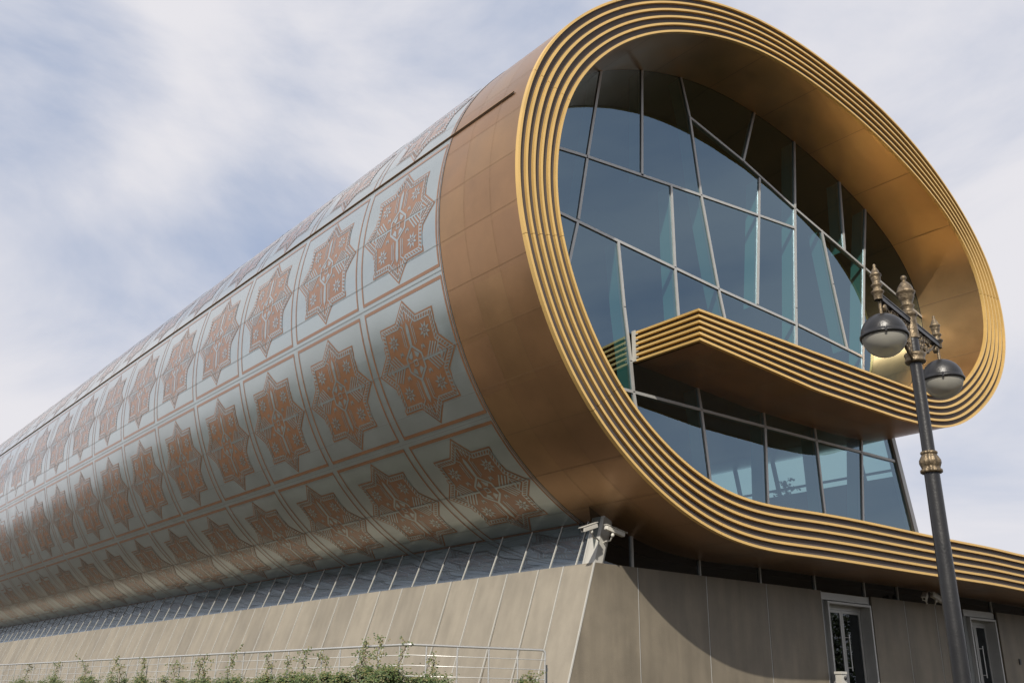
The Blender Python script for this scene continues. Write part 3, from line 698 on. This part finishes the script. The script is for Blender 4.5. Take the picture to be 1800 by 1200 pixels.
for p in pos:
    mb = MB(); mb.tube([p+Vector((0, 0, Z0)), p+Vector((0, 0, .99))], .017, 6); mb.build('post', M['steel'], rail)
# flat slate-dark meter box beside the railing's end
mb = MB(); mb.box((12.565, 16.10, .0), (12.60, 16.13, .72)); mb.box((12.56, 16.09, .60), (12.605, 16.099, .66))
tag(mb.build('service_box', M['seam_s']), 'narrow dark upright box beside the end post of the railing', 'box')
# card reader post before the first door
kp = empty('access_post', (22.05, 15.75, Z0), 'short pale metal post with a black reader head beside the left door', 'post')
mb = MB(); mb.box((21.72, 15.6, Z0), (21.92, 15.78, .80)); mb.box((21.70, 15.58, .80), (21.94, 15.80, .86)); mb.build('housing', M['white'], kp)
mb = MB(); mb.lathe((21.86, 15.60, .70), [(.001, -.05), (.035, -.04), (.05, 0), (.035, .04), (.001, .05)], 12); mb.build('reader', M['black'], kp)

# ------------------------------------------------------------------ security cameras
def sec_cam(p_back, p_front, foot, label, group, r=.055):
    b, f, q = Vector(p_back), Vector(p_front), Vector(foot)
    o = empty('security_camera', foot, label, 'camera', group)
    d = (f-b).normalized(); s_ = d.cross(Vector((0, 0, 1))).normalized(); u = s_.cross(d)
    def ringp(c, w, h): return [c - s_*w - u*h, c + s_*w - u*h, c + s_*w*1.05 + u*h*.5, c + s_*w*.6 + u*h, c - s_*w*.6 + u*h, c - s_*w*1.05 + u*h*.5]
    mb = MB(); mb.grid([ringp(b, r*.8, r*.8), ringp(b+d*.02, r, r), ringp(f-d*.02, r, r), ringp(f, r*.9, r*.9)], 0, False, True)
    mb.face(ringp(b, r*.8, r*.8)[::-1]); mb.face(ringp(f, r*.9, r*.9)); h = mb.build('housing', M['camwhite'], o)
    mb = MB(); mb.tube([f, f+d*.012], r*.55, 12); mb.build('lens', M['black'], h)
    mb = MB(); c0 = b-d*.02+u*r*1.25; c1 = f+d*.05+u*r*1.25
    mb.hexa([c0-s_*r*1.2-u*.012, c0+s_*r*1.2-u*.012, c1+s_*r*1.2-u*.012, c1-s_*r*1.2-u*.012, c0-s_*r*1.2, c0+s_*r*1.2, c1+s_*r*1.2, c1-s_*r*1.2]); mb.build('sun_shield', M['camwhite'], o)
    mid = b+(f-b)*.4-u*r
    mb = MB(); mb.tube([mid, mid-Vector((0, 0, .07)), mid-Vector((0, 0, .12))+(q-mid)*.25, q+(mid-q)*.25-Vector((0, 0, .02)), q], .018, 8)
    mb.lathe(tuple(mid-Vector((0, 0, .06))), [(.001, -.04), (.035, -.03), (.04, .0), (.035, .04), (.001, .05)], 10); mb.build('bracket', M['camwhite'], o)
g1 = 'security cameras on the corner post'
sec_cam((13.66, 15.72, 3.66), (13.22, 15.68, 3.50), (14.02, 16.06, 3.40), 'left one of two pale security cameras on the corner post, aimed left', g1, .050)
sec_cam((13.84, 15.62, 3.62), (14.34, 15.58, 3.50), (14.16, 16.06, 3.36), 'right one of two pale security cameras on the corner post, aimed right', g1, .050)
g2 = 'security cameras under the soffit near the lamp post'
SX = 27.25
sec_cam((26.0, 15.55, 3.08), (25.72, 15.45, 2.93), (26.75, 15.98, 2.90), 'shaded security camera under the brown soffit, left of its pair beside the lamp post', g2, .06)
sec_cam((26.3, 15.55, 3.10), (26.68, 15.45, 2.92), (26.85, 15.98, 2.90), 'shaded security camera under the brown soffit, nearer the lamp post of its pair', g2, .06)

# ------------------------------------------------------------------ street lamp
S = 1.125
lx, ly = 6.95*S, 3.965*S
lamp = empty('street_lamp', (lx, ly, -E), 'ornate black and bronze street lamp with two globes in front of the museum', 'street lamp')
def LZ(z): return z*S
AD = Vector((.975, .222, 0)).normalized(); AP = Vector((-AD.y, AD.x, 0))
mb = MB()
mb.lathe((lx, ly, 0), [(.20*S, -E), (.20*S, -E+.12), (.15*S, -E+.16), (.15*S, -E+.7), (.11*S, -E+.8), (.075*S, -E+.95), (.066*S, -.4), (.058*S, LZ(1.745)), (.049*S, LZ(1.90)), (.047*S, LZ(2.9)), (.045*S, LZ(3.03))], 28)
pole = mb.build('pole', M['black'], lamp)
mb = MB()
mb.lathe((lx, ly, 0), [(.058*S, LZ(1.735)), (.078*S, LZ(1.738)), (.080*S, LZ(1.752)), (.078*S, LZ(1.765)), (.064*S, LZ(1.772)), (.070*S, LZ(1.79)), (.079*S, LZ(1.815)), (.078*S, LZ(1.84)), (.062*S, LZ(1.872)), (.054*S, LZ(1.885)), (.060*S, LZ(1.89)), (.062*S, LZ(1.90)), (.060*S, LZ(1.91)), (.049*S, LZ(1.912))], 48, 0, 12)
mb.build('collar', M['bronze'], lamp)
mb = MB()
mb.lathe((lx, ly, 0), [(.05*S, LZ(2.655)), (.078*S, LZ(2.66)), (.082*S, LZ(2.675)), (.074*S, LZ(2.69)), (.078*S, LZ(2.71)), (.084*S, LZ(2.725)), (.078*S, LZ(2.74)), (.05*S, LZ(2.742))], 24)
mb.build('collar', M['bronze'], lamp)
mb = MB(); hl = .70*S
c = Vector((lx, ly, LZ(3.012)))
def obox(mb, c0, c1, w, h, mi=0):
    d = (Vector(c1)-Vector(c0)).normalized(); s_ = AP*w; u = Vector((0, 0, h))
    mb.hexa([c0-s_-u, c1-s_-u, c1+s_-u, c0+s_-u, c0-s_+u, c1-s_+u, c1+s_+u, c0+s_+u], mi)
obox(mb, c-AD*hl, c+AD*hl, .026, .022)
obox(mb, c-AD*hl+Vector((0, 0, .027)), c+AD*hl+Vector((0, 0, .027)), .032, .005)
arm = mb.build('cross_arm', M['black'], lamp)
def finial(cpos, s, big):
    mb = MB()
    if big: pr = [(.055, -.14), (.056, .02), (.050, .04), (.062, .06), (.070, .075), (.062, .09), (.045, .10), (.040, .13), (.052, .15), (.055, .16), (.040, .172), (.050, .20), (.064, .235), (.066, .262), (.076, .272), (.078, .284), (.066, .295), (.062, .32), (.050, .345), (.030, .372), (.015, .385), (.012, .395), (.022, .405), (.025, .42), (.018, .435), (.001, .442)]
    else: pr = [(.034, -.03), (.036, .02), (.050, .035), (.052, .045), (.036, .055), (.030, .08), (.044, .095), (.046, .105), (.030, .115), (.034, .14), (.040, .165), (.038, .18), (.048, .19), (.046, .20), (.036, .21), (.026, .24), (.013, .262), (.010, .27), (.014, .28), (.010, .292), (.001, .30)]
    mb.lathe(tuple(cpos), [(r*s, z*s) for r, z in pr], 20)
    return mb.build('finial', M['bronze'], lamp)
finial(c, S*1.0, True)
for sg in (-1, 1): finial(c+AD*hl*sg*.985+Vector((0, 0, .01)), S*.95, False)
# scrollwork
def spiral(mb, cx0, cz0, r0, turns, a0, dirn, rad=.010):
    pts = []
    n = 18
    for i in range(n+1):
        f = i/n; r = r0*(1-.8*f); an = a0+dirn*f*turns*2*PI
        pts.append(c + AD*(cx0+r*math.cos(an)) + Vector((0, 0, cz0+r*math.sin(an))))
    mb.tube(pts, [rad*(1-.4*i/n) for i in range(n+1)], 6)
for sg in (-1, 1):
    mb = MB()
    rs_ = random.Random(11); x = .085
    while x < .52:
        z = -.055
        while z > -.36*(1-x/.56):
            spiral(mb, sg*(x+rs_.uniform(-.008, .008))*S, (z+rs_.uniform(-.008, .008))*S, .040*S, 1.25, rs_.uniform(0, 6.28), rs_.choice((-1, 1)), .015)
            z -= .068
        x += .066
    mb.tube([c+AD*sg*.58*S+Vector((0, 0, -.02)), c+AD*sg*.46*S+Vector((0, 0, -.10*S)), c+AD*sg*.30*S+Vector((0, 0, -.17*S)), c+AD*sg*.17*S+Vector((0, 0, -.28*S)), c+AD*sg*.07*S+Vector((0, 0, -.34*S))], [.010, .014, .016, .016, .012], 6)
    mb.tube([c+AD*sg*.06*S+Vector((0, 0, -.03)), c+AD*sg*.075*S+Vector((0, 0, -.15*S)), c+AD*sg*.07*S+Vector((0, 0, -.28*S))], .018, 6)
    mb.lathe(tuple(c+AD*sg*.60*S+Vector((0, 0, -.06))), [(.001, -.045), (.022, -.04), (.030, -.01), (.026, .02), (.001, .03)], 8)
    mb.build('scrollwork', M['bronze'], lamp)
    # hanging globe
    gc = c+AD*sg*.672*S; gz = LZ(2.70)
    gcv = Vector((gc.x, gc.y, gz)); R = .172*S
    mb = MB(); mb.tube([Vector((gc.x, gc.y, LZ(3.0))), Vector((gc.x, gc.y, gz+R*.9))], .013*S, 8); mb.build('hanger_rod', M['bronze'], lamp)
    mb = MB(); pr = [(.001, R*1.02)]+[(R*math.sin(a), R*1.02*math.cos(a)) for a in np.linspace(.1, PI/2, 14)]+[(R*1.05, -.002), (R*1.06, -.012*S), (R*1.05, -.022*S), (R*.99, -.025*S), (R*.95, -.02*S), (R*.93, .03)]
    mb.lathe(tuple(gcv), pr, 40)
    for q in range(3): an = q*2*PI/3+.6+sg; pp = gcv+Vector((math.cos(an)*R*1.05, math.sin(an)*R*1.05, -.012*S)); mb.tube([pp-Vector((0, 0, .02)), pp+Vector((0, 0, .02))], .012, 6)
    mb.build('lamp_shade', M['black'], lamp)
    mb = MB(); mb.lathe(tuple(gcv), [(R*.97*math.sin(a), -R*.97*math.cos(a)-.01) for a in np.linspace(.02, PI/2, 16)], 40)
    gl = mb.build('globe_glass', M['lampglass'], lamp)
    mb = MB(); mb.lathe(tuple(gcv), [(.001, -.11*S), (.025*S, -.10*S), (.035*S, -.06*S), (.028*S, 0), (.05*S, .03*S)], 14); mb.build('bulb', M['camwhite'], lamp)

# ------------------------------------------------------------------ shrubs
def leafq(mb, p, s, d, mi):
    d = Vector(d).normalized(); a = d.cross(Vector((random.uniform(-1, 1), random.uniform(-1, 1), random.uniform(-1, 1)))).normalized(); b = d.cross(a)
    q = Vector(p); w = s*.42
    V = [q-b*s*.5, q+a*w-d*s*.08, q+b*s*.5, q-a*w-d*s*.08, q+d*s*.06]
    mb.add(V, [(0, 1, 4), (1, 2, 4), (2, 3, 4), (3, 0, 4)], mi)
def shrub(i, base, w, h, sprigs, label, nleaf=900, olive=.2):
    h *= .74; sprigs = [(a_, b_*.955) for a_, b_ in sprigs]
    root = empty('climbing_shrub', (base[0], base[1], Z0), label, 'shrub', 'shrubs climbing the terrace railing')
    mb = MB(); st = MB(); lat = dA
    clumps = []
    for q in range(max(6, int(w*22))):
        u = random.uniform(-w, w); zz = random.uniform(.08, h)*(1-.45*abs(u/w)**2)
        clumps.append((Vector(base)+lat*u+Vector((random.uniform(-.22, .12), random.uniform(-.1, .1), zz)), random.uniform(.07, .2)))
    for q in range(int(nleaf*2.6)):
        cpt, r = random.choice(clumps)
        v = Vector((random.gauss(0, 1), random.gauss(0, 1), random.gauss(0, .8))); v = v*r*.62
        leafq(mb, cpt+v, random.uniform(.03, .062), v+Vector((-.2, -.3, .6)), 1 if random.random() < olive else 0)
    for cpt, r in clumps[::3]:
        b0 = Vector(base)+Vector((random.uniform(-.1, .1), random.uniform(-.1, .1), Z0)); st.tube([b0, (b0+cpt)/2+Vector((random.uniform(-.08, .08), 0, .05)), cpt], [.012, .008, .004], 5)
    for (u, top) in sprigs:
        p = Vector(base)+lat*u+Vector((0, 0, .2)); pts = [p.copy()]
        while p.z < top:
            p = p+Vector((random.uniform(-.05, .05), random.uniform(-.05, .05), .07)); pts.append(p.copy())
            for q in range(7): 
                v = Vector((random.gauss(0, .06), random.gauss(0, .07), random.gauss(0, .03))); leafq(mb, p+v, random.uniform(.03, .055), v+Vector((-.2, -.4, .3)), 1 if random.random() < .45 else 0)
        for q in range(3):
            a = random.choice(pts[len(pts)//2:]); d = Vector((random.uniform(-1, 1)*.3, random.uniform(-1, 1), random.uniform(-.2, .35))).normalized()
            L = random.uniform(.15, .4); br = [a+d*L*k/4+Vector((0, 0, random.uniform(-.02, .02))) for k in range(5)]
            st.tube(br, .003, 4)
            for b_ in br[1:]:
                for _ in range(3): leafq(mb, b_+Vector((random.gauss(0, .025), random.gauss(0, .025), random.gauss(0, .025))), random.uniform(.03, .05), (random.uniform(-1, 0), -1, .4), 1 if random.random() < .5 else 0)
        st.tube(pts, [.008]*len(pts), 5)
    mb.build('foliage', [M['leaf'], M['leaf2']], root); st.build('stem', M['bark'], root)
off_ = Vector((-.16, -.04, 0))
rel = A0+off_
# along the side run: s = metres from the corner, w, h, sprigs, leaves, label
SH = [(-.55, .55, .66, [(.1, .78)], 1500, 'low leafy shrub just right of the railing corner'),
 (.25, .6, .80, [(.0, 1.05), (.35, 1.12)], 2000, 'tallest dense shrub climbing over the top rail at the railing corner'),
 (1.45, .6, .74, [(.1, .95), (-.3, 1.12)], 1700, 'dense shrub left of the railing corner with a tall sprig over the rail'),
 (2.7, .6, .66, [(.2, .92)], 1300, 'middling green shrub behind thin rail bars, with one upright sprig'),
 (3.9, .6, .62, [(-.2, 1.0), (.3, .86)], 1200, 'loose shrub with two thin sprigs below the rail'),
 (5.2, .6, .58, [(0, .9)], 1000, 'short shrub with a single olive sprig on the bars'),
 (6.6, .7, .55, [(.2, .98)], 1000, 'sparse shrub left of the middle of the railing with a sprig at the rail'),
 (8.2, .7, .55, [(-.1, .85), (.4, .95)], 1000, 'shrub with two leaning olive sprigs in the middle of the railing'),
 (10.0, .8, .6, [(0, .8)], 1000, 'broad low shrub in the left half of the railing'),
 (11.9, .8, .62, [(0, .95)], 900, 'shrub with reddish olive leaves near the left third of the railing'),
 (14.0, .9, .66, [(.3, 1.0), (-.4, .8)], 900, 'broad bushy shrub reaching the rail in the left third'),
 (16.4, 1.0, .66, [(0, .9)], 800, 'bushy shrub third from the left end of the railing'),
 (19.2, 1.1, .7, [(.2, 1.0)], 800, 'bushy shrub second from the left end of the railing'),
 (22.6, 1.2, .62, [(0, .9)], 700, 'most distant shrub at the left end of the railing')]
for i, (s_, w, h, sp, nl, lab) in enumerate(SH):
    p = rel+dA*s_ if s_ > 0 else rel+dB*(-s_)
    shrub(i, (p.x, p.y, 0), w, h, sp, lab, nl, .25)
p = END-dB*.28+Vector((-.05, -.1, 0)); shrub(20, (p.x, p.y, 0), .22, .50, [(0, .56)], 'small separate shrub at the foot of the right end post of the railing', 420, .3)

pp = empty('potted_plant', (23.3, 18.0, 4.45), 'tall leafy indoor plant silhouetted behind the lower windows', 'plant')
mb = MB(); mb.lathe((23.3, 18.0, 4.45), [(.001, 0), (.22, .0), (.28, .5), (.25, .5), (.001, .45)], 18); mb.build('pot', M['slab'], pp)
mb = MB(); st = MB(); st.tube([(23.3, 18, 4.9), (23.33, 18.02, 5.6), (23.25, 18, 6.3)], .03, 6)
for q in range(16):
    an = q*2.4; L = random.uniform(.22, .45); b0 = Vector((23.28, 18, 5.6+.05*q)); d = Vector((math.cos(an), math.sin(an), random.uniform(.2, .9))).normalized()
    fr_ = [b0+d*L*k/5-Vector((0, 0, .35*L*(k/5)**2)) for k in range(6)]; st.tube(fr_, .008, 4)
    for b_ in fr_[1:]:
        for _ in range(3): leafq(mb, b_+Vector((random.gauss(0, .04), random.gauss(0, .04), random.gauss(0, .03))), random.uniform(.07, .12), (random.uniform(-1, 1), -1, .5), 0)
mb.build('foliage', M['leaf'], pp); st.build('stem', M['bark'], pp)
def tree(base, H, R_, label, nl=5200):
    root = empty('tree', (base[0], base[1], -E), label, 'tree', 'trees across the square reflected in the door glass')
    tr = MB(); fo = MB(); b = Vector((base[0], base[1], -E)); tips = []
    tr.tube([b, b+Vector((.05, 0, H*.25)), b+Vector((-.05, .1, H*.5)), b+Vector((.1, 0, H*.8))], [.22, .17, .12, .05], 9)
    for q in range(13):
        an = q*2.4; h0 = H*random.uniform(.12, .6); d = Vector((math.cos(an), math.sin(an), random.uniform(.35, .9))).normalized(); L = R_*random.uniform(.7, 1.15)
        p = b+Vector((0, 0, h0)); e = p+d*L; tr.tube([p, p+d*L*.5+Vector((0, 0, -.1)), e], [.07, .045, .02], 6)
        tips += [e, p+d*L*.65, e+Vector((random.uniform(-.8, .8), random.uniform(-.8, .8), random.uniform(.2, 1.1)))]
    tips.append(b+Vector((0, 0, H*.9)))
    for q in range(nl):
        c0 = random.choice(tips); v = Vector((random.gauss(0, .62), random.gauss(0, .62), random.gauss(0, .5)))
        leafq(fo, c0+v, random.uniform(.14, .28), v+Vector((-.3, -.2, .8)), 1 if random.random() < .2 else 0)
    tr.build('trunk', M['bark'], root); fo.build('crown', [M['leaf'], M['leaf2']], root)
tree((44, -1.5), 8.5, 3.0, 'tree mirrored in the left door, nearest of the reflected trees'); tree((52, -7), 9.5, 3.4, 'tall tree mirrored in the left door, behind the nearest reflected tree')
tree((54, 1.5), 8.0, 3.0, 'tree mirrored in the right door, lower crown'); tree((63, -3.5), 9.5, 3.5, 'tall tree mirrored in the right door, farthest of the reflected trees')

mb = MB(); rg = random.Random(3)     # unseen trees added behind and left of the viewer to darken low reflections
for (x0, y0, x1, y1, n) in ((-38, 140, -38, -55, 15000), (-38, -55, 95, -55, 9000)):
    for q in range(n):
        f = rg.random(); hh = 9 + 2.5*math.sin(f*41) + 1.8*math.sin(f*97+1) + 1.2*math.sin(f*233)
        z = hh*math.sqrt(rg.random()); dpt = rg.gauss(0, 1.3)
        p = Vector((x0+(x1-x0)*f + (dpt if x0 == x1 else 0), y0+(y1-y0)*f + (dpt if y0 == y1 else 0), -E+z))
        leafq(mb, p, rg.uniform(.5, 1.1), (rg.uniform(-1, 1), rg.uniform(-1, 1), rg.uniform(.1, 1)), 1 if rg.random() < .2 else 0)
b_ = mb.build('unseen_tree_belt', [M['leaf'], M['leaf2']], None); tag(b_, 'unseen belt of trees added beyond the square to darken reflections in the metal skin', 'trees', None, 'stuff')

for o in list(bpy.data.objects):
    if '_o' in o: del o['_o']
